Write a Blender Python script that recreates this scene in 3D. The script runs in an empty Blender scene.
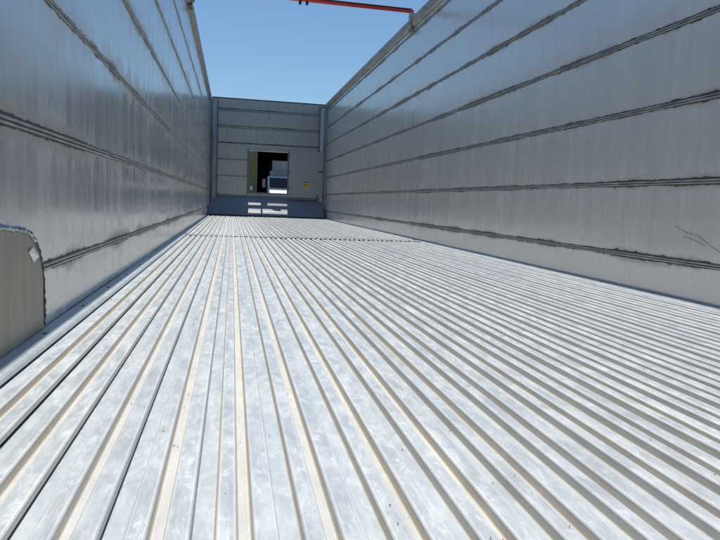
import bpy, bmesh, math, random
from mathutils import Vector, Matrix
random.seed(7)
R = math.radians
scene = bpy.context.scene
C = scene.collection

# ---------------------------------------------------------------- camera
cam_data = bpy.data.cameras.new('camera')
cam = bpy.data.objects.new('camera', cam_data); C.objects.link(cam)
scene.camera = cam
cam_data.sensor_width = 36.0
cam_data.lens = 36.0 * 617.965 / 720.0
cam_data.clip_start = 0.02
cam_data.clip_end = 3000.0
YAW, PIT, ROL = R(11.87), R(6.182), R(2.31)
F = Vector((math.sin(YAW) * math.cos(PIT), math.cos(YAW) * math.cos(PIT), -math.sin(PIT)))
Rt = Vector((math.cos(YAW), -math.sin(YAW), 0.0))
Up = Rt.cross(F)
R2 = math.cos(ROL) * Rt + math.sin(ROL) * Up
U2 = -math.sin(ROL) * Rt + math.cos(ROL) * Up
m = Matrix((R2, U2, -F)).transposed().to_4x4()
m.translation = Vector((0.49, 0.0, 0.383))
cam.matrix_world = m

# ---------------------------------------------------------------- sky, sun, exposure
SUN_EL = 76.0
world = bpy.data.worlds.new('World'); scene.world = world
world.use_nodes = True
wn = world.node_tree
sky = wn.nodes.new('ShaderNodeTexSky')
sky.sky_type = 'NISHITA'; sky.sun_disc = False
sky.sun_elevation = R(SUN_EL); sky.sun_rotation = R(0.0)
sky.air_density = 1.0; sky.dust_density = 0.3; sky.ozone_density = 2.0
bg = wn.nodes['Background']; bg.inputs['Strength'].default_value = 0.115
tint = wn.nodes.new('ShaderNodeMix'); tint.data_type = 'RGBA'; tint.blend_type = 'MULTIPLY'
tint.inputs[0].default_value = 1.0; tint.inputs[7].default_value = (0.79, 0.93, 1.0, 1)
wn.links.new(sky.outputs['Color'], tint.inputs[6]); wn.links.new(tint.outputs[2], bg.inputs['Color'])

sun_data = bpy.data.lights.new('sun', 'SUN')
sun_data.energy = 4.2; sun_data.angle = R(0.4); sun_data.color = (1.0, 0.965, 0.895)
sun = bpy.data.objects.new('sun', sun_data); C.objects.link(sun)
sun.rotation_euler = (R(-(90.0 - SUN_EL)), 0.0, 0.0)
sun.location = (1, 6, 12)

scene.view_settings.view_transform = 'Standard'
scene.view_settings.look = 'None'
scene.view_settings.gamma = 1.0
scene.view_settings.exposure = 0.0
scene.render.engine = 'CYCLES'
scene.cycles.max_bounces = 10
scene.cycles.diffuse_bounces = 5
scene.cycles.glossy_bounces = 6
scene.cycles.caustics_reflective = True

# ---------------------------------------------------------------- dimensions (metres)
W = 2.45            # inner width
YR, YE = -0.7, 13.42  # rear edge, inner face of the end wall
H = 2.465           # top of the rails
JOINTS = [0.18 + 0.354 * k for k in range(7)]
EJ = [0.843, 1.188, 1.522, 1.84, 2.186]
GROUND = -1.30

# ---------------------------------------------------------------- object helpers
def link(name, bm, mat, parent=None, smooth=False, bevel=0.0):
    me = bpy.data.meshes.new(name)
    bmesh.ops.recalc_face_normals(bm, faces=bm.faces)
    bm.to_mesh(me); bm.free()
    for mt in (mat if isinstance(mat, (list, tuple)) else [mat]):
        me.materials.append(mt)
    if smooth:
        for p in me.polygons: p.use_smooth = True
    o = bpy.data.objects.new(name, me); C.objects.link(o)
    if parent: o.parent = parent
    if bevel > 0:
        b = o.modifiers.new('bevel', 'BEVEL'); b.width = bevel; b.segments = 2
        b.limit_method = 'ANGLE'; b.angle_limit = R(40)
    return o

def empty(name, loc, label, cat, group=None):
    o = bpy.data.objects.new(name, None); C.objects.link(o)
    o.location = loc; o['label'] = label; o['category'] = cat
    if group: o['group'] = group
    o.empty_display_size = 0.2
    bpy.context.view_layer.update()
    return o

def under(o, root):
    """parent o to root, keeping o's mesh (built in world coordinates) in place"""
    o.parent = root
    o.matrix_parent_inverse = Matrix.Translation(-root.location)
    return o

def box(bm, x0, x1, y0, y1, z0, z1, mi=0):
    vs = [bm.verts.new((x, y, z)) for x in (x0, x1) for y in (y0, y1) for z in (z0, z1)]
    fs = [(0, 1, 3, 2), (4, 6, 7, 5), (0, 4, 5, 1), (2, 3, 7, 6), (0, 2, 6, 4), (1, 5, 7, 3)]
    for f in fs:
        bm.faces.new([vs[i] for i in f]).material_index = mi
    return vs

def prism(bm, poly, axis, a, b, mi=0):
    """poly: 2-D outline; axis 'x': (y,z) points; 'y': (x,z); 'z': (x,y)"""
    def P(p, t):
        if axis == 'x': return (t, p[0], p[1])
        if axis == 'y': return (p[0], t, p[1])
        return (p[0], p[1], t)
    A = [bm.verts.new(P(p, a)) for p in poly]; B = [bm.verts.new(P(p, b)) for p in poly]
    n = len(poly)
    bm.faces.new(A).material_index = mi; bm.faces.new(B[::-1]).material_index = mi
    for i in range(n):
        bm.faces.new((A[i], B[i], B[(i + 1) % n], A[(i + 1) % n])).material_index = mi

def tube(bm, pts, r, n=12, cap=True):
    pts = [Vector(p) for p in pts]; rings = []
    for i, p in enumerate(pts):
        d = (pts[min(i + 1, len(pts) - 1)] - pts[max(i - 1, 0)]).normalized()
        u = d.orthogonal().normalized() if abs(d.z) > .95 else d.cross(Vector((0, 0, 1))).normalized()
        v = d.cross(u)
        rr = r[i] if isinstance(r, (list, tuple)) else r
        rings.append([bm.verts.new(p + rr * (math.cos(2 * math.pi * k / n) * u + math.sin(2 * math.pi * k / n) * v)) for k in range(n)])
    for a, b in zip(rings, rings[1:]):
        for k in range(n):
            bm.faces.new((a[k], a[(k + 1) % n], b[(k + 1) % n], b[k]))
    if cap:
        bm.faces.new(rings[0]); bm.faces.new(rings[-1][::-1])

def wall_with_hole(bm, ax, u0, u1, z0, z1, hu0, hu1, hz0, hz1, y0, y1):
    """a slab in the x-z plane (thickness y0..y1) with one rectangular hole"""
    def ring(y, a0, a1, b0, b1): return [bm.verts.new(p) for p in ((a0, y, b0), (a1, y, b0), (a1, y, b1), (a0, y, b1))]
    of, inf = ring(y0, u0, u1, z0, z1), ring(y0, hu0, hu1, hz0, hz1)
    ob, inb = ring(y1, u0, u1, z0, z1), ring(y1, hu0, hu1, hz0, hz1)
    for i in range(4):
        j = (i + 1) % 4
        bm.faces.new((of[i], of[j], inf[j], inf[i])); bm.faces.new((ob[i], inb[i], inb[j], ob[j]))
        bm.faces.new((of[i], ob[i], ob[j], of[j])); bm.faces.new((inf[i], inf[j], inb[j], inb[i]))

# ---------------------------------------------------------------- material helpers
class NB:
    def __init__(s, name):
        s.m = bpy.data.materials.new(name); s.m.use_nodes = True
        s.t = s.m.node_tree; s.b = s.t.nodes['Principled BSDF']
        s._pos = None
    def n(s, typ, **kw):
        nd = s.t.nodes.new(typ)
        for k, v in kw.items(): setattr(nd, k, v)
        return nd
    def put(s, sock, v):
        if isinstance(v, bpy.types.NodeSocket): s.t.links.new(v, sock)
        elif isinstance(v, (tuple, list)) and len(v) == 3 and sock.type == 'RGBA': sock.default_value = (*v, 1)
        else: sock.default_value = v
    def pos(s):
        if s._pos is None: s._pos = s.n('ShaderNodeNewGeometry').outputs['Position']
        return s._pos
    def xyz(s):
        nd = s.n('ShaderNodeSeparateXYZ'); s.put(nd.inputs[0], s.pos()); return nd.outputs
    def scale(s, v, off=(0, 0, 0)):
        nd = s.n('ShaderNodeMapping'); s.put(nd.inputs['Vector'], s.pos())
        nd.inputs['Scale'].default_value = v; nd.inputs['Location'].default_value = off
        return nd.outputs[0]
    def noise(s, sc, scale=1.0, detail=4.0, rough=0.55, dist=0.0, off=(0, 0, 0)):
        nd = s.n('ShaderNodeTexNoise'); s.put(nd.inputs['Vector'], s.scale(sc, off))
        nd.inputs['Scale'].default_value = scale; nd.inputs['Detail'].default_value = detail
        nd.inputs['Roughness'].default_value = rough; nd.inputs['Distortion'].default_value = dist
        return nd.outputs['Fac']
    def math(s, op, a, b=0.0, c=0.0, clamp=False):
        nd = s.n('ShaderNodeMath', operation=op, use_clamp=clamp)
        s.put(nd.inputs[0], a); s.put(nd.inputs[1], b); s.put(nd.inputs[2], c); return nd.outputs[0]
    def ramp(s, v, lo, hi, a=0.0, b=1.0, smooth=True):
        nd = s.n('ShaderNodeMapRange', interpolation_type='SMOOTHSTEP' if smooth else 'LINEAR')
        for i, q in enumerate((v, lo, hi, a, b)): s.put(nd.inputs[i], q)
        return nd.outputs[0]
    def mix(s, f, a, b, mode='MIX'):
        nd = s.n('ShaderNodeMix', data_type='RGBA', blend_type=mode)
        s.put(nd.inputs[0], f); s.put(nd.inputs[6], a); s.put(nd.inputs[7], b); return nd.outputs[2]
    def fmix(s, f, a, b):
        nd = s.n('ShaderNodeMix', data_type='FLOAT')
        s.put(nd.inputs[0], f); s.put(nd.inputs[2], a); s.put(nd.inputs[3], b); return nd.outputs[0]
    def bump(s, h, strength, dist):
        nd = s.n('ShaderNodeBump'); nd.inputs['Strength'].default_value = strength
        nd.inputs['Distance'].default_value = dist; s.put(nd.inputs['Height'], h)
        s.t.links.new(nd.outputs[0], s.b.inputs['Normal'])
    def out(s, col, rough, metal=0.0, spec=0.5):
        s.put(s.b.inputs['Base Color'], col); s.put(s.b.inputs['Roughness'], rough)
        s.put(s.b.inputs['Metallic'], metal); s.put(s.b.inputs['Specular IOR Level'], spec)
        return s.m

def simple(name, col, rough=0.5, metal=0.0, var=0.12, sc=(6, 6, 6)):
    b = NB(name); f = b.noise(sc, 1.0, 5, 0.6)
    c = b.mix(b.ramp(f, 0.3, 0.7), tuple(v * (1 - var) for v in col), tuple(min(1, v * (1 + var)) for v in col))
    return b.out(c, b.ramp(f, 0.3, 0.7, max(.05, rough - .07), min(1, rough + .07)), metal)

def wall_material(name, joints, horizontal_axis, tint=(1, 1, 1), seed=0.0, grime=1.0, gloss=0.0, streak=1.0, metal=0.8):
    """weathered aluminium planks: vertical run-off streaks, grime and stains along the joints"""
    b = NB(name)
    X, Y, Z = b.xyz()
    L = Y if horizontal_axis == 'y' else X
    # signed distance to the nearest joint
    pitch = joints[1] - joints[0]
    q = b.math('DIVIDE', b.math('SUBTRACT', Z, joints[0]), pitch)
    near = b.math('ROUND', q)
    near = b.math('MINIMUM', b.math('MAXIMUM', near, 0.0), float(len(joints) - 1))
    dz = b.math('MULTIPLY', b.math('SUBTRACT', q, near), pitch)
    az = b.math('ABSOLUTE', dz)
    # streaks: fine and broad, long in z
    st1 = b.noise((38, 38, 1.1), 1.0, 4, 0.6, 0.0, (seed, 0, 0))
    st2 = b.noise((7, 7, 0.8), 1.0, 5, 0.62, 0.3, (seed + 3, 0, 0))
    st3 = b.noise((1.3, 1.3, 1.6), 1.0, 4, 0.55, 0.0, (seed + 9, 0, 0))
    mid = b.noise((16, 16, 0.55), 1.0, 4, 0.6, 0.1, (seed + 5, 0, 0))
    base = b.mix(b.ramp(st2, .25, .75), (0.69 - .10 * streak, 0.68 - .10 * streak, 0.65 - .09 * streak), (0.69 + .04 * streak, 0.68 + .04 * streak, 0.65 + .04 * streak))
    base = b.mix(b.ramp(st1, .35, .75, 0, .10 + .28 * streak), base, (0.76, 0.75, 0.72))
    base = b.mix(b.ramp(mid, .5, .75, 0, .35 * streak), base, (0.46, 0.47, 0.48))
    # chalky oxide runs below and above the joints, shape broken by the streaks
    hgt = b.ramp(st2, .30, .75, 0.02, 0.22)
    run = b.math('MULTIPLY', b.ramp(az, hgt, b.math('MULTIPLY', hgt, 0.35)), b.ramp(st3, .38, .62, 0.15, 1))
    base = b.mix(b.math('MULTIPLY', run, 0.32 * streak), base, (0.70, 0.67, 0.61))
    # tan staining hugging the joints
    brk = b.noise((2.2, 2.2, 2.6), 1.0, 4, 0.6, 0, (seed + 17, 0, 0))
    fin = b.noise((26, 26, 60), 1.0, 4, 0.7, 0, (seed + 23, 0, 0))
    th = b.math('MULTIPLY', b.ramp(brk, .40, .68, 0.013, 0.026 + .038 * streak), grime)
    th = b.math('ADD', th, b.ramp(fin, .2, .8, -0.010, 0.012))
    tan = b.math('MULTIPLY', b.ramp(az, th, b.math('MULTIPLY', th, 0.3)), 0.65)
    base = b.mix(tan, base, (0.33, 0.285, 0.21))
    # black grime and torn sealant at the joint edge
    th2 = b.math('MULTIPLY', b.math('ADD', b.ramp(brk, .40, .70, 0.0106, 0.0148), b.ramp(fin, .45, .80, -0.001, 0.007)), grime)
    gr = b.math('MULTIPLY', b.math('LESS_THAN', az, th2), b.ramp(fin, .25, .55, .75, 1))
    base = b.mix(b.math('MULTIPLY', gr, 0.88), base, (0.035, 0.033, 0.03))
    # faint scribed line along the middle of each plank
    ml = b.math('LESS_THAN', b.math('ABSOLUTE', b.math('SUBTRACT', b.math('FRACT', q), 0.636)), 0.0032)
    base = b.mix(b.math('MULTIPLY', ml, b.ramp(st3, .42, .6, 0, .18)), base, (0.16, 0.16, 0.16))
    # small scuffs and specks
    vor = b.n('ShaderNodeTexVoronoi'); b.put(vor.inputs['Vector'], b.scale((2.6, 2.6, 3.6), (seed, 1, 2)))
    spk = b.math('LESS_THAN', vor.outputs['Distance'], b.ramp(fin, .3, .7, 0.004, 0.022))
    base = b.mix(b.math('MULTIPLY', spk, 0.55), base, (0.14, 0.13, 0.12))
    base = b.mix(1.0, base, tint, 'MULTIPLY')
    dirt = b.math('MAXIMUM', gr, b.math('MAXIMUM', tan, b.math('MULTIPLY', run, 0.4 * streak)))
    rough = b.fmix(dirt, b.ramp(st2, .3, .7, 0.27 - gloss, 0.27 - gloss + .10 * streak), 0.7)
    rough = b.math('ADD', rough, b.ramp(st1, .3, .7, -0.04, 0.05))
    mt_ = b.fmix(dirt, b.ramp(st2, .3, .7, metal, metal - .18 * streak), 0.15)
    wav = b.noise((1.2, 1.2, 5.0), 1.0, 2, 0.5)
    b.bump(b.math('ADD', b.math('MULTIPLY', wav, 1.0), b.math('MULTIPLY', st1, 0.012)), 0.22, 0.012)
    return b.out(base, rough, mt_)

def floor_material(name, lo, hi, metal, rough, dirt=0.0, marks=1.0, tan_edge=0.0):
    b = NB(name); X, Y, Z = b.xyz()
    cl = b.noise((22, 9, 9), 1.0, 5, 0.65, 0.8)
    cl2 = b.noise((85, 34, 34), 1.0, 5, 0.75, 0.5, (4, 0, 0))
    cl3 = b.noise((30, 75, 30), 1.0, 3, 0.6, 2.0, (14, 3, 0))
    sl = b.noise((10.31, 0.35, 1), 1.0, 2, 0.5, 0, (8, 0, 0))
    c = b.mix(b.ramp(cl, .32, .68), lo, hi)
    c = b.mix(b.math('MULTIPLY', b.ramp(cl2, .54, .68), 0.7 * marks), c, (0.86, 0.87, 0.88))
    c = b.mix(b.math('MULTIPLY', b.ramp(cl2, .44, .28), 0.42 * marks), c, (0.36, 0.40, 0.45))
    c = b.mix(b.math('MULTIPLY', b.math('MULTIPLY', b.ramp(cl3, .60, .68), b.ramp(cl, .45, .6)), 0.7 * marks), c, (0.93, 0.93, 0.93))
    oi = b.n('ShaderNodeObjectInfo').outputs['Random']
    c = b.mix(b.ramp(oi, 0, 1, 0, .22), c, (0.47, 0.50, 0.53))
    grn = b.noise((260, 150, 150), 1.0, 3, 0.7, 0, (3, 3, 0))
    c = b.mix(b.ramp(grn, .42, .22, 0, .35), c, (0.30, 0.32, 0.34))
    c = b.mix(b.ramp(grn, .62, .74, 0, .5 * marks), c, (0.88, 0.89, 0.89))
    lng = b.noise((420, 3.2, 50), 1.0, 3, 0.65, 0.0, (21, 0, 0))
    c = b.mix(b.ramp(lng, .58, .70, 0, .38), c, (0.40, 0.43, 0.46))
    c = b.mix(b.ramp(lng, .40, .30, 0, .30 * marks), c, (0.84, 0.85, 0.85))
    c = b.mix(b.ramp(sl, .35, .65, 0, .22), c, (0.47, 0.50, 0.54))
    if dirt > 0:
        dn = b.noise((60, 5, 5), 1.0, 5, 0.7, 0.2, (2, 5, 0))
        c = b.mix(b.ramp(dn, .3, .62, dirt * .55, dirt), c, (0.56, 0.535, 0.48))
    # orange rust specks and dark grains
    for (s3, thr, col, off) in (((30, 22, 22), 0.075, (0.60, 0.34, 0.09), 3), ((44, 30, 30), 0.085, (0.12, 0.11, 0.10), 11)):
        v = b.n('ShaderNodeTexVoronoi'); b.put(v.inputs['Vector'], b.scale(s3, (off, 0, 0)))
        keep = b.math('GREATER_THAN', b.noise((2, 2, 2), 1.0, 2, .5, 0, (off, 7, 0)), 0.54)
        c = b.mix(b.math('MULTIPLY', b.math('LESS_THAN', v.outputs['Distance'], thr), b.math('MULTIPLY', keep, 0.8)), c, col)
    rg = b.ramp(b.math('MULTIPLY', b.math('ADD', cl, cl2), .5), .35, .65, rough - .12, rough + .1)
    scr = b.noise((160, 14, 14), 1.0, 3, 0.6, 0.5)
    b.bump(b.math('ADD', b.math('MULTIPLY', cl2, .5), b.math('MULTIPLY', scr, .4)), 0.35, 0.0015)
    return b.out(c, rg, metal)

M_left = wall_material('left_wall_aluminium', JOINTS, 'y', (0.96, 0.965, 0.97), 0.0, 1.2, 0.10, 0.75, 0.62)
M_right = wall_material('right_wall_aluminium', JOINTS, 'y', (1.0, 1.0, 1.0), 31.0, 1.35, 0.06, 0.30, 0.46)
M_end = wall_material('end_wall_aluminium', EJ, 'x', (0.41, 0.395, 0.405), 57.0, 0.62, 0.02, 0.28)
M_joint = simple('joint_aluminium', (0.38, 0.38, 0.365), 0.5, 0.6, 0.35, (9, 9, 60))
M_rail = simple('weathered_rail', (0.33, 0.31, 0.285), 0.6, 0.35, 0.28, (4, 4, 30))
M_patch = simple('stained_plate', (0.345, 0.32, 0.265), 0.55, 0.35, 0.16, (22, 22, 1.6))
M_weld = simple('weld_bead', (0.36, 0.38, 0.43), 0.30, 0.9, 0.5, (60, 60, 60))
M_shiny = simple('bright_metal', (0.55, 0.56, 0.57), 0.28, 0.9, 0.2, (30, 30, 30))
M_kick = simple('smooth_blue_grey_plate', (0.27, 0.275, 0.285), 0.44, 0.85, 0.07, (2, 2, 12))
M_door = simple('hatch_door_panel', (0.30, 0.305, 0.31), 0.45, 0.4, 0.07, (5, 5, 3))
M_frame = simple('dark_frame', (0.16, 0.17, 0.19), 0.5, 0.6, 0.2)
M_post = simple('corner_post_metal', (0.30, 0.33, 0.36), 0.4, 0.75, 0.15, (8, 8, 3))
M_black = simple('black_rubber', (0.018, 0.018, 0.02), 0.7, 0.0, 0.3)
M_hole = simple('shadow_dark_steel', (0.03, 0.03, 0.032), 0.8, 0.2, 0.3)
M_cream = simple('painted_lit_lip', (0.62, 0.56, 0.42), 0.5, 0.1, 0.15)  # cream tone stands in for daylight caught by the hatch head
M_red = simple('red_paint', (0.55, 0.03, 0.025), 0.35, 0.0, 0.15)
M_yellow = simple('yellow_label', (0.55, 0.42, 0.03), 0.5)
M_clamp = simple('galvanised_clamp', (0.34, 0.33, 0.30), 0.5, 0.7, 0.5, (50, 50, 50))

M_top = floor_material('floor_hump_top', (0.51, 0.545, 0.56), (0.66, 0.69, 0.695), 0.22, 0.42)
M_val = floor_material('floor_valley', (0.53, 0.585, 0.605), (0.62, 0.665, 0.68), 0.2, 0.45, 0.0, 0.45)
M_dval = floor_material('floor_dusty_valley', (0.54, 0.55, 0.535), (0.66, 0.66, 0.635), 0.05, 0.65, 0.45, 0.8)
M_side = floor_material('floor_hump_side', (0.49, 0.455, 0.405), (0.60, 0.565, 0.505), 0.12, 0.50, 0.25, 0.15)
M_edge = floor_material('painted_edge_highlight', (0.74, 0.75, 0.75), (0.84, 0.84, 0.83), 0.2, 0.35, 0.0, 0.3)  # near-white colour paints bright highlights along the hump corners
M_tan = floor_material('floor_corner_dust', (0.50, 0.37, 0.22), (0.60, 0.47, 0.31), 0.0, 0.8, 0.4, 0.0)

# ---------------------------------------------------------------- setting: ground
b = NB('concrete_yard')
f1 = b.noise((.25, .25, .25), 1, 6, .6); f2 = b.noise((6, 6, 6), 1, 4, .6)
c = b.mix(b.ramp(f1, .3, .7), (0.27, 0.26, 0.24), (0.38, 0.37, 0.34))
c = b.mix(b.ramp(f2, .3, .7, 0, .3), c, (0.22, 0.21, 0.20))
M_ground = b.out(c, 0.9)
bm = bmesh.new()
N = 40
g = [[bm.verts.new(((i / N - .5) * 2400 , (j / N - .5) * 2400 + 20, GROUND)) for j in range(N + 1)] for i in range(N + 1)]
for i in range(N):
    for j in range(N): bm.faces.new((g[i][j], g[i + 1][j], g[i + 1][j + 1], g[i][j + 1]))
o = link('ground', bm, M_ground); o['kind'] = 'structure'

# ---------------------------------------------------------------- the trailer
trailer = empty('trailer', (W / 2, YE / 2, GROUND + 1.0),
                'long open-top aluminium trailer seen from inside, ribbed moving floor and tall plank walls', 'trailer')
def part(name, bm, mat, parent=None, label=None, **kw):
    o = link(name, bm, mat, None, **kw)
    if parent is None: under(o, trailer)
    else: o.parent = parent
    if label: o['label'] = label
    return o

def side_wall(side, mat, label):
    s = 1 if side == 'left' else -1          # +1: inner face looks to +x
    x0 = 0.0 if side == 'left' else W
    X = lambda d: x0 + s * d                 # d metres into the trailer
    bx = lambda bm, d0, d1, y0, y1, z0, z1, mi=0: box(bm, min(X(d0), X(d1)), max(X(d0), X(d1)), y0, y1, z0, z1, mi)
    # wall skin: subdivided slab with a faint bow between joints
    bm = bmesh.new()
    ys = [YR + (YE + 0.06 - YR) * i / 60 for i in range(61)]
    zs = []
    for a, c_ in zip([-0.02] + JOINTS, JOINTS + [H - 0.11]):
        zs += [a + (c_ - a) * k / 4 for k in range(4)]
    zs.append(H - 0.11)
    rnd = random.Random(5 if side == 'left' else 6)
    amp = {}
    def bow(y, z):
        k = min(range(len(JOINTS)), key=lambda i: abs(z - JOINTS[i]))
        d = min(abs(z - JOINTS[k]) / .177, 1)
        return 0.0016 * d * math.sin(y * 1.9 + k * 1.7) * math.sin(y * 0.63 + k)
    inner = [[bm.verts.new((X(bow(y, z)), y, z)) for z in zs] for y in ys]
    for i in range(len(ys) - 1):
        for j in range(len(zs) - 1):
            bm.faces.new((inner[i][j], inner[i + 1][j], inner[i + 1][j + 1], inner[i][j + 1]))
    for f in bm.faces: f.smooth = True
    bxo = [bm.verts.new((X(-0.05), y, z)) for y, z in ((ys[0], zs[0]), (ys[-1], zs[0]), (ys[-1], zs[-1]), (ys[0], zs[-1]))]
    bm.faces.new(bxo)
    bm.faces.new([inner[i][0] for i in range(len(ys))] + [bxo[1], bxo[0]])
    bm.faces.new([inner[i][-1] for i in range(len(ys))] + [bxo[2], bxo[3]])
    bm.faces.new([inner[0][j] for j in range(len(zs))] + [bxo[3], bxo[0]])
    bm.faces.new([inner[-1][j] for j in range(len(zs))] + [bxo[2], bxo[1]])
    wall = part('side_wall', bm, mat, None, label)
    # joints: a raised lip with a groove below it
    for k, z in enumerate(JOINTS):
        bm = bmesh.new()
        y0 = YR if not (side == 'left' and k == 0) else 1.762
        prof = [(-.006, -.0096), (.0026, -.0090), (.0036, -.0064), (.0036, -.0038), (-.0012, -.0028), (-.0012, .0006), (.0046, .0014), (.0050, .0052), (.0028, .0082), (-.006, .0090)]
        prism(bm, [(X(d), z + q) for d, q in prof], 'y', y0, YE - 0.004)
        part('panel_joint', bm, M_joint, wall)
    # top rail: hollow box proud of the wall, with rounded lower lip
    bm = bmesh.new()
    prof = [(-.06, H - .108), (.012, H - .108), (.024, H - .100), (.036, H - .090), (.040, H - .070), (.040, H - .012), (.034, H - .002), (.020, H), (-.045, H), (-.06, H - .012)]
    prism(bm, [(X(d), q) for d, q in prof], 'y', YR, YE + 0.06)
    part('top_rail', bm, M_rail, wall, bevel=0.002)
    # floor ledge along the wall foot
    bm = bmesh.new()
    wd = 0.0615 if side == 'left' else 0.056
    prof = [(.0008, -.03), (.0008, .0175), (.040, .0175), (wd - .012, .0160), (wd - .007, .011), (wd - .0042, .003), (wd - .0080, .003), (wd - .0085, -.03)]
    prism(bm, [(X(d), q) for d, q in prof], 'y', YR, 13.02)
    part('wall_foot_ledge', bm, M_val, wall, bevel=0.001)
    # rivets / slotted holes in the ledge
    for i in range(30):
        y = 1.688 + (i - 5) * 0.42
        if y > 12.9: break
        bm = bmesh.new(); tube(bm, [(X(.0245), y, .0170), (X(.0245), y, .0186)], 0.006, 8)
        part('ledge_rivet', bm, M_hole, wall)
    # crossbar bracket bolted over the rail
    yb = 6.93
    bm = bmesh.new()
    bx(bm, .0415, .052, yb - .045, yb + .045, H - .17, H + .05)
    bx(bm, .0005, .0412, yb - .035, yb + .035, H - .166, H - .128)
    bx(bm, -.02, .0410, yb - .03, yb + .03, H + .002, H + .045)
    tube(bm, [(X(.052), yb, H - .06), (X(.073), yb, H - .06)], .018, 10)
    tube(bm, [(X(.052), yb - .0, H - .145), (X(.066), yb, H - .145)], .012, 10)
    part('crossbar_bracket', bm, M_clamp, wall, bevel=0.002)
    return wall

wl = side_wall('left', M_left, 'left aluminium plank wall with a brown stained patch plate low down near the camera')
wr = side_wall('right', M_right, 'right aluminium plank wall, broad and evenly grey')

# corner patch plate on the left wall, with its lumpy weld bead and a bent tab
bm = bmesh.new()
out = [(YR + .01, 0.019), (1.752, 0.019), (1.752, .150), (1.742, .185), (1.722, .222), (1.690, .252), (1.650, .272), (1.60, .284), (1.545, .290), (1.46, .298), (YR + .01, .330)]
prism(bm, out, 'x', 0.0010, 0.0062)
patch = part('patch_plate', bm, M_patch, wl, 'brown stained patch plate with rounded corner', bevel=0.001)
rw = random.Random(3)
def bead(poly, r0):
    pts = []
    for a, c_ in zip(poly, poly[1:]):
        n = max(2, int(math.dist(a, c_) / .006))
        for k in range(n):
            t = k / n
            pts.append((a[0] + (c_[0] - a[0]) * t, a[1] + (c_[1] - a[1]) * t))
    bm = bmesh.new()
    P = [(0.0065 + rw.uniform(-.0012, .0016), y + rw.uniform(-.0018, .0018), z + rw.uniform(-.0018, .0018)) for y, z in pts]
    tube(bm, P, [r0 * rw.uniform(.55, 1.35) for _ in P], 8)
    return bm
part('weld_bead', bead([(1.0, .3095), (1.46, .300), (1.545, .292), (1.60, .286), (1.650, .274), (1.690, .254)], .0062), M_weld, patch, 'shiny lumpy weld', smooth=True)
M_weldd = simple('dull_weld', (0.10, 0.095, 0.09), 0.6, 0.4, 0.6, (70, 70, 70))
part('weld_bead', bead([(1.690, .254), (1.722, .224), (1.742, .187), (1.754, .150), (1.754, .022)], .0042), M_weldd, patch, 'dark rough weld', smooth=True)
bm = bmesh.new()
for dy, dz, s in ((0, 0, 1),):
    v = [bm.verts.new(p) for p in ((.0065, 1.632, .232), (.0065, 1.639, .243), (.0065, 1.668, .214), (.0065, 1.666, .203),
                                   (.008, 1.632, .232), (.016, 1.640, .244), (.022, 1.666, .219), (.009, 1.667, .203))]
    for f in ((0, 1, 2, 3), (4, 7, 6, 5), (0, 4, 5, 1), (1, 5, 6, 2), (2, 6, 7, 3), (3, 7, 4, 0)): bm.faces.new([v[i] for i in f])
part('bent_tab', bm, M_shiny, patch, bevel=0.002)

# scratches on the right wall
def scratch(pts, wdt, wall, x):
    bm = bmesh.new()
    L_ = []; U_ = []
    for (y, z) in pts:
        L_.append((y, z - wdt / 2)); U_.append((y, z + wdt / 2))
    prism(bm, L_ + U_[::-1], 'x', x - .0004, x - .0012)
    return part('scratch_mark', bm, M_scr, wall)
M_scr = simple('scratch_grey', (0.36, 0.355, 0.345), 0.6, 0.4, 0.2)
scratch([(2.45, .336), (2.38, .312), (2.30, .298), (2.24, .268), (2.17, .238)], .0022, wr, W)
scratch([(2.39, .292), (2.33, .282), (2.26, .262)], .0022, wr, W)

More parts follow.
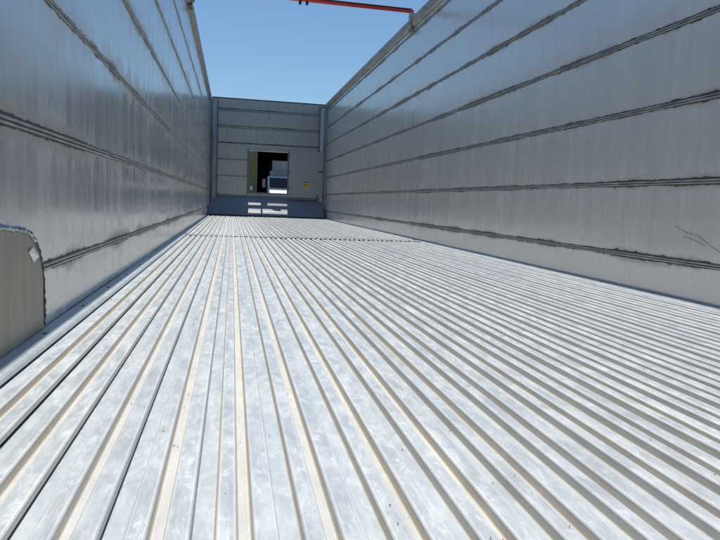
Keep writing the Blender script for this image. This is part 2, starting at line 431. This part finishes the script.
# floor slats: 24 extrusions side by side, each with two hollow humps
PITCH, G0 = 0.097, 0.064
SEAM0, SEAM1 = 6.00, 6.11
def floor_slat():
    t = 0.0155
    a0, a1 = 0.0250, 0.0510      # hump A foot to foot, centimetres across the slat
    b0, b1 = 0.0665, 0.0968      # hump B
    e = 0.0022
    bm = bmesh.new()
    Y0, Y1 = YR + 0.02, 13.02
    def strip(pts, mats, y0, y1):
        A = [bm.verts.new((x, y0, z)) for x, z in pts]; B = [bm.verts.new((x, y1, z)) for x, z in pts]
        for i in range(len(pts) - 1):
            bm.faces.new((A[i], A[i + 1], B[i + 1], B[i])).material_index = mats[i]
    s0 = -0.0032
    full = [(s0, -.03), (s0, 0), (a0 - .0012, 0), (a0, .0012), (a0 + e * .6, t - .0022), (a0 + e + .0008, t - .0004), (a0 + e + .003, t),
            (a0 + .013, t),
            (a1 - e - .003, t), (a1 - e - .0008, t - .0004), (a1 - e * .6, t - .0022), (a1, .0012), (a1 + .0012, 0),
            (b0 - .0012, 0), (b0, .0012), (b0 + e * .6, t - .0022), (b0 + e + .0008, t - .0004), (b0 + e + .003, t),
            (b1 - e - .003, t), (b1 - e - .0008, t - .0004), (b1 - e * .6, t - .0022), (b1, .0062), (b1 - .0080, .0062), (b1 - .0085, -.03)]
    #  material slots: 0 top, 1 valley, 2 dusty valley, 3 side, 4 corner dust, 5 dark
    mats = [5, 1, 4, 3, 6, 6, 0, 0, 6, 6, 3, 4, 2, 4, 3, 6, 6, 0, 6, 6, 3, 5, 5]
    for (y0, y1) in ((Y0, SEAM0), (SEAM1, Y1)): strip(full, mats, y0, y1)
    # the joint: humps are cut away, the web between them runs on
    strip([(s0, -.03), (s0, 0), (a0, 0), (a0, -.03)], [5, 1, 5], SEAM0, SEAM1)
    strip([(a1, -.03), (a1, 0), (b0, 0), (b0, -.03)], [5, 2, 5], SEAM0, SEAM1)
    # dark hollow ends of the humps
    for (y, lo) in ((SEAM1 + .004, 1), (SEAM0 - .004, 1), (Y0 + .004, 1), (Y1 - .004, 1)):
        for (p0, p1) in ((a0, a1), (b0, b1)):
            v = [bm.verts.new(q) for q in ((p0, y, -.0298), (p1, y, -.0298), (p1, y, .001), (p1 - e, y, t - .0012), (p0 + e, y, t - .0012), (p0, y, .001))]
            bm.faces.new(v).material_index = 5
    return bm
bm = floor_slat()
me = bpy.data.meshes.new('floor_slat'); bm.to_mesh(me); bm.free()
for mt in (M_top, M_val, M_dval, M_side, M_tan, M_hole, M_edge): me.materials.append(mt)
slat = bpy.data.objects.new('floor_slat', me); C.objects.link(slat); under(slat, trailer)
slat.location = (G0, 0, 0)
rs = random.Random(9)
for i in range(1, 24):
    o = slat.copy(); C.objects.link(o); o.parent = trailer
    o.matrix_parent_inverse = slat.matrix_parent_inverse.copy()
    o.location = (G0 + i * PITCH, rs.uniform(-.006, .006), rs.uniform(-.0008, .0008))
bm = bmesh.new(); box(bm, 0.002, W - .002, YR + .02, 13.40, -0.12, -0.035)
part('subfloor', bm, M_hole)

# loose grit lying on the slats and in the valleys
gr_ = random.Random(21)
bm = bmesh.new()
for i in range(900):
    y = .35 + 9.0 * gr_.random() ** 1.8
    k = gr_.randrange(24); u = gr_.random()
    if u < .6: lx, z = gr_.uniform(.0535, .0645), 0.0     # dusty valley
    elif u < .8: lx, z = gr_.uniform(.003, .024), 0.0
    else: lx, z = gr_.uniform(.031, .046), .0155
    if SEAM0 - .02 < y < SEAM1 + .02: continue
    r = gr_.uniform(.0005, .0016) * (1.5 if gr_.random() < .05 else 1)
    c0 = Vector((G0 + k * PITCH + lx, y, z + r * .7 + .0006))
    vs = []
    for d in ((1, 0, 0), (-1, 0, 0), (0, 1, 0), (0, -1, 0), (0, 0, 1), (0, 0, -1)):
        vs.append(bm.verts.new(c0 + Vector(d) * r * gr_.uniform(.6, 1.2)))
    for a in (0, 1):
        for b_ in (2, 3):
            for c_ in (4, 5): bm.faces.new((vs[a], vs[b_], vs[c_]))
M_grit = simple('grit', (0.22, 0.17, 0.11), .9, 0, .5, (90, 90, 90))
o = link('grit', bm, M_grit); o['kind'] = 'stuff'; o['label'] = 'fine brown grit scattered over the ribbed floor slats'; o['category'] = 'grit'

# end wall with its hatch opening
HX0, HX1, HZ0, HZ1 = 0.822, 1.640, 0.520, 1.410
bm = bmesh.new()
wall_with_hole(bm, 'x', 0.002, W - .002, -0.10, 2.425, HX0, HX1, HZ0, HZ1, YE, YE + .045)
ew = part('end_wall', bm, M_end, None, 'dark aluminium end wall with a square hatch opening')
for k, z in enumerate(EJ):
    bm = bmesh.new()
    segs = [(0.19, 2.285)] if z > HZ1 + .03 else [(0.19, 0.795)]
    if HZ0 < z < HZ1: segs = [(0.19, 0.795)]
    for x0, x1 in segs:
        prism(bm, [(YE + .004, z - .009), (YE - .003, z - .0085), (YE - .004, z - .002), (YE - .001, z), (YE - .001, z + .002), (YE - .005, z + .003), (YE - .004, z + .008), (YE + .004, z + .009)], 'x', x0, x1)
    part('panel_joint', bm, M_frame, ew)
bm = bmesh.new(); box(bm, 0.055, W - .055, YE - .012, YE + .055, 2.4255, 2.445)
part('top_cap', bm, M_black, ew, 'thin black capping strip', bevel=.002)
# corner posts
bm = bmesh.new()
prism(bm, [(0.002, YE - .002), (0.002, YE - .16), (0.020, YE - .16), (0.075, YE - .06), (0.150, YE - .02), (0.165, YE - .002)], 'z', 0.02, 2.35)
part('corner_post', bm, M_post, ew, bevel=.003)
bm = bmesh.new()
prism(bm, [(W - .003, YE - .002), (W - .003, YE - .10), (W - .020, YE - .10), (W - .060, YE - .045), (W - .140, YE - .030), (W - .150, YE - .002)], 'z', 0.02, 2.35)
part('corner_post', bm, M_post, ew, bevel=.003)
for xa in (0.176, 2.291):
    bm = bmesh.new(); box(bm, xa - .009, xa + .009, YE - .010, YE - .0004, 0.44, 2.40)
    part('edge_strip', bm, M_frame, ew, bevel=.001)
# hatch frame
bm = bmesh.new()
wall_with_hole(bm, 'x', HX0 - .034, HX1 + .016, HZ0 - .030, HZ1 + .034, HX0 - .002, HX1 + .001, HZ0 - .002, HZ1 + .001, YE - .018, YE - .0005)
fr = part('hatch_frame', bm, M_frame, ew, bevel=.002)
bm = bmesh.new(); box(bm, HX0 - .030, HX1 + .014, YE - .028, YE - .0185, HZ1 + .006, HZ1 + .032)
part('frame_header', bm, M_post, fr, bevel=.002)
bm = bmesh.new(); box(bm, HX0 + .001, HX1 - .001, YE + .002, YE + .044, HZ1 - .026, HZ1 - .0015)
part('frame_lip', bm, M_cream, fr, 'lip along the top of the opening, its daylight painted in as cream', bevel=.002)
bm = bmesh.new(); box(bm, HX0 - .034, HX1 + .018, YE - .020, YE - .0005, HZ0 - .062, HZ0 - .032)
part('frame_sill', bm, M_post, fr, bevel=.002)
# added unseen slotted plate outside above the hatch, cutting sunlight into patches
bm = bmesh.new()
zc = 1.455
yo = YE + .046
box(bm, HX0 - .05, HX1 + .05, 13.5385, 13.5800, zc, zc + .006)
box(bm, HX0 - .05, HX1 + .05, 13.6080, 13.98, zc, zc + .006)
box(bm, 1.082, 1.118, yo, 13.5380, zc, zc + .006)
box(bm, 1.082, 1.225, 13.5805, 13.6075, zc, zc + .006)
prism(bm, [(1.30, 13.5384), (1.36, 13.523), (1.50, 13.516), (1.505, 13.5384)], 'z', zc, zc + .006)
for i in range(15):
    xx = 1.235 + i * .0275
    box(bm, xx, xx + .007, 13.5805, 13.6075, zc, zc + .006)
for i in range(9):
    xx = HX0 + i * .030
    box(bm, xx, xx + .006, 13.525, 13.5383, zc, zc + .006)
for xx in (HX0 - .05, HX1 + .045):
    box(bm, xx, xx + .005, yo, 13.538, zc, zc + .006)
    box(bm, xx, xx + .005, 13.5805, 13.6075, zc, zc + .006)
part('sun_slot_mask', bm, M_post, fr)
# sunken rail across the foot of the wall and the sloping kick plate
bm = bmesh.new(); box(bm, 0.168, 2.296, YE - .022, YE - .001, .405, .452)
part('lower_rail', bm, M_frame, ew, bevel=.004)
bm = bmesh.new()
pl = [(YE - .017, .403), (13.181, .132), (13.176, .129), (13.172, .123), (13.072, .004)]
bk = [(y + .004, z - .006) for y, z in pl]
prism(bm, pl + bk[::-1], 'x', 0.024, W - .022)
kp = part('kick_plate', bm, M_kick, ew, 'smooth blue-grey sloping plate at the foot of the end wall')
bm = bmesh.new(); box(bm, 0.024, W - .022, 13.026, 13.066, -.03, .040)
part('rubber_seal', bm, M_black, kp, bevel=.002)
for xc in (0.215, 2.31):
    bm = bmesh.new(); box(bm, xc - .03, xc + .03, YE - .050, YE - .0225, .37, .47)
    part('plate_lug', bm, M_frame, kp, bevel=.004)
# chain hook, bolts
bm = bmesh.new()
tube(bm, [(1.185, YE - .008, 2.325), (1.215, YE - .012, 2.318), (1.222, YE - .014, 2.28), (1.220, YE - .012, 2.12)], .0045, 6)
tube(bm, [(1.220, YE - .013, 2.125), (1.222, YE - .022, 2.085), (1.214, YE - .026, 2.055), (1.204, YE - .018, 2.075)], .010, 8)
part('hanging_hook', bm, M_clamp, ew, smooth=True)
for (x, z) in ((.848, 1.682), (.977, 1.697), (1.172, 1.709), (1.238, 1.700), (1.316, 1.718), (1.422, 1.709), (.90, 1.60), (1.03, 1.60), (1.36, 1.61), (1.24, 1.61),
               (.212, 1.95), (.214, 1.42), (.214, 2.29), (2.25, 1.74), (2.25, 2.05)):
    bm = bmesh.new(); tube(bm, [(x, YE - .0005, z), (x, YE - .006, z)], .0085, 8)
    part('bolt_head', bm, M_hole, ew)

# hatch door swung flat against the end wall, right of the opening
DX0, DX1, DZ0, DZ1 = 1.662, 2.405, 0.508, 1.432
bm = bmesh.new(); box(bm, DX0, DX1, YE - .085, YE - .050, DZ0, DZ1)
dr = part('hatch_door', bm, M_door, None, 'plain grey hatch door folded open against the end wall', bevel=.004)
bm = bmesh.new()
box(bm, 2.300, 2.385, YE - .105, YE - .0855, 1.000, 1.024)
tube(bm, [(2.372, YE - .104, 1.012), (2.372, YE - .125, 1.012)], .018, 10)
part('latch', bm, M_black, dr, bevel=.002)
for z in (.62, .97, 1.32):
    bm = bmesh.new()
    tube(bm, [(1.651, YE - .060, z - .045), (1.651, YE - .060, z + .045)], .009, 10)
    box(bm, 1.6605, 1.685, YE - .0885, YE - .0853, z - .022, z + .022)
    part('hinge', bm, M_frame, dr)
bm = bmesh.new(); box(bm, 1.975, 2.085, YE - .0868, YE - .0852, .665, .788)
lb = part('warning_label', bm, M_yellow, dr, 'small yellow label with dark marks')
bm = bmesh.new()
box(bm, 1.978, 2.082, YE - .0880, YE - .0869, .768, .785)
prism(bm, [(2.013, .700), (2.047, .700), (2.030, .745)], 'y', YE - .0880, YE - .0869)
box(bm, 1.990, 2.002, YE - .0880, YE - .0869, .690, .756)
box(bm, 2.060, 2.070, YE - .0880, YE - .0869, .690, .756)
part('label_marks', bm, M_black, lb)
bm = bmesh.new(); box(bm, 2.30, 2.33, YE - .075, YE - .052, .455, .507)
part('door_stop', bm, M_clamp, dr)

# ---------------------------------------------------------------- red crossbar between the rails
bar = empty('crossbar', (W / 2, 6.93, 2.53), 'red steel crossbar spanning the top rails against the sky, with a black strip on top', 'crossbar')
bm = bmesh.new(); tube(bm, [(0.012, 6.93, 2.532), (W - .012, 6.93, 2.532)], .019, 16)
under(link('bar_tube', bm, M_red, smooth=True), bar)
bm = bmesh.new(); box(bm, 0.03, W - .03, 6.917, 6.943, 2.5515, 2.560)
o = under(link('top_strip', bm, M_black, bevel=.002), bar)
for x in (1.17, 1.245):
    bm = bmesh.new()
    box(bm, x - .014, x + .014, 6.905, 6.955, 2.490, 2.512)
    tube(bm, [(x, 6.93, 2.494), (x, 6.93, 2.478)], .008, 8)
    under(link('bar_clamp', bm, M_black, bevel=.002), bar)

# ---------------------------------------------------------------- beyond the hatch: warehouse and truck
def clad(name, col, pitch=0.30):
    b = NB(name); X, Y, Z = b.xyz()
    w = b.math('FRACT', b.math('DIVIDE', X, pitch))
    grv = b.math('LESS_THAN', w, 0.10)
    n = b.noise((3, 3, .5), 1, 4, .6)
    c = b.mix(b.ramp(n, .3, .7), tuple(v * .88 for v in col), tuple(v * 1.1 for v in col))
    b.bump(b.math('SUBTRACT', 1.0, grv), 0.8, 0.02)
    return b.out(c, .6)
M_khaki = clad('khaki_cladding', (0.13, 0.125, 0.06))
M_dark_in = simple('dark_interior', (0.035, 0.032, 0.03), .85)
M_slab = simple('slab_concrete', (0.20, 0.195, 0.185), .9)
M_white = simple('white_paint', (0.78, 0.78, 0.78), .35, 0, .04)
M_boxp = clad('pale_box_panel', (0.31, 0.32, 0.36), 0.24)
M_glass = simple('windscreen_glass', (0.008, 0.020, 0.022), .3, 0, .2)
M_orange = simple('orange_lens', (0.75, 0.12, 0.02), .3)
M_grey = simple('grey_plastic', (0.16, 0.17, 0.18), .55)

wh = empty('warehouse', (6.0, 44.0, GROUND), 'khaki metal-clad warehouse with a dark open bay door, seen through the hatch', 'warehouse')
YW = 35.95
bm = bmesh.new()
box(bm, -14.0, 1.86, YW, YW + .2, GROUND, 5.6); box(bm, 7.2, 24.0, YW, YW + .2, GROUND, 5.6)
box(bm, 1.86, 7.2, YW, YW + .2, 3.75, 5.6)
under(link('front_wall', bm, M_khaki), wh)
bm = bmesh.new()
box(bm, -14.0, -13.8, YW + .203, 54, GROUND, 5.55); box(bm, 23.8, 24, YW + .203, 54, GROUND, 5.55); box(bm, -13.797, 23.797, 53.8, 54, GROUND, 5.55)
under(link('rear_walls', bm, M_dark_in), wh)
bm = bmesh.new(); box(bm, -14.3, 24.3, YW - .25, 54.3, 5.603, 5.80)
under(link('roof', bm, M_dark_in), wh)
bm = bmesh.new(); box(bm, -13.79, 23.79, YW + .005, 53.79, GROUND + .01, GROUND + .05)
under(link('floor_slab', bm, M_slab), wh)
bm = bmesh.new()
box(bm, 1.76, 1.857, YW - .05, YW - .002, GROUND, 3.85); box(bm, 7.203, 7.30, YW - .05, YW - .002, GROUND, 3.85); box(bm, 1.858, 7.202, YW - .05, YW - .002, 3.752, 3.85)
under(link('bay_frame', bm, M_khaki), wh)
bm = bmesh.new(); box(bm, 1.47, 1.62, YW - .13, YW - .003, .86, 1.09); 
under(link('switch_box', bm, simple('pale_switch_box', (0.5, 0.55, 0.62), .5), bevel=.01), wh)

tk = empty('box_truck', (3.62, 37.5, GROUND), 'white box truck nosing out of the dark warehouse bay, hood in the sun', 'truck')
T = lambda name, bm, mat, par=None, **kw: (under(link(name, bm, mat, **kw), tk) if par is None else link(name, bm, mat, par, **kw))
cx = 3.62
bm = bmesh.new()      # cab body in side profile (y,z): sloping hood, raked screen, roof
prism(bm, [(34.10, -.55), (34.02, .15), (34.06, .60), (34.32, .86), (34.75, 1.00), (35.02, 1.00), (35.50, 1.62), (35.75, 1.70), (36.75, 1.72), (36.75, -.55)], 'x', cx - 1.16, cx + 1.16)
cab = T('cab', bm, M_white, bevel=.05)
bm = bmesh.new()
prism(bm, [(35.005, 1.045), (34.985, 1.06), (35.44, 1.605), (35.46, 1.59)], 'x', cx - 1.10, cx + 1.10)
link('windscreen', bm, M_glass, cab)
bm = bmesh.new(); box(bm, cx - 1.02, cx + 1.02, 33.975, 34.018, -.05, .42)
link('grille', bm, M_grey, cab, bevel=.01)
for x in (cx - .95, cx + .95):
    bm = bmesh.new(); box(bm, x - .13, x + .13, 34.00, 34.10, .28, .50)
    link('headlight', bm, M_shiny, cab, bevel=.02)
bm = bmesh.new(); box(bm, cx - .95, cx + 1.05, 34.78, 34.95, 1.003, 1.030)
link('cowl_strip', bm, M_orange, cab)
bm = bmesh.new(); box(bm, cx - 1.2, cx + 1.2, 33.85, 34.09, -.75, -.35)
T('bumper', bm, M_white, bevel=.03)
bm = bmesh.new(); box(bm, cx - .86, cx + 1.16, 37.0, 43.0, -.30, 2.66)
T('cargo_box', bm, M_boxp, bevel=.03)
bm = bmesh.new(); box(bm, cx - 1.00, cx + 1.16, 36.80, 36.98, .0, 2.05)
T('box_step_panel', bm, M_boxp, bevel=.02)
for s in (-1, 1):
    bm = bmesh.new(); xm = cx + s * 1.42
    box(bm, xm - .085, xm + .085, 35.02, 35.10, 1.02, 1.50)
    mr = T('mirror', bm, M_grey, bevel=.02)
    for za in (1.42, 1.10):
        bm = bmesh.new(); tube(bm, [(cx + s * 1.165, 35.2, za), (xm, 35.11, za)], .018, 8)
        link('mirror_arm', bm, M_black, mr)
def wheel(x, y):
    bm = bmesh.new(); tube(bm, [(x - .15, y, GROUND + .51), (x + .15, y, GROUND + .51)], .46, 28)
    w = T('wheel', bm, M_black, bevel=.03)
    bm = bmesh.new(); tube(bm, [(x - .158, y, GROUND + .51), (x + .158, y, GROUND + .51)], .24, 20)
    link('rim', bm, M_shiny, w)
for y in (34.95, 41.6):
    for x in (cx - .98, cx + .98): wheel(x, y)
bm = bmesh.new(); box(bm, cx - .42, cx + .42, 34.2, 43.0, -.78, -.56)
T('chassis_frame', bm, M_black)
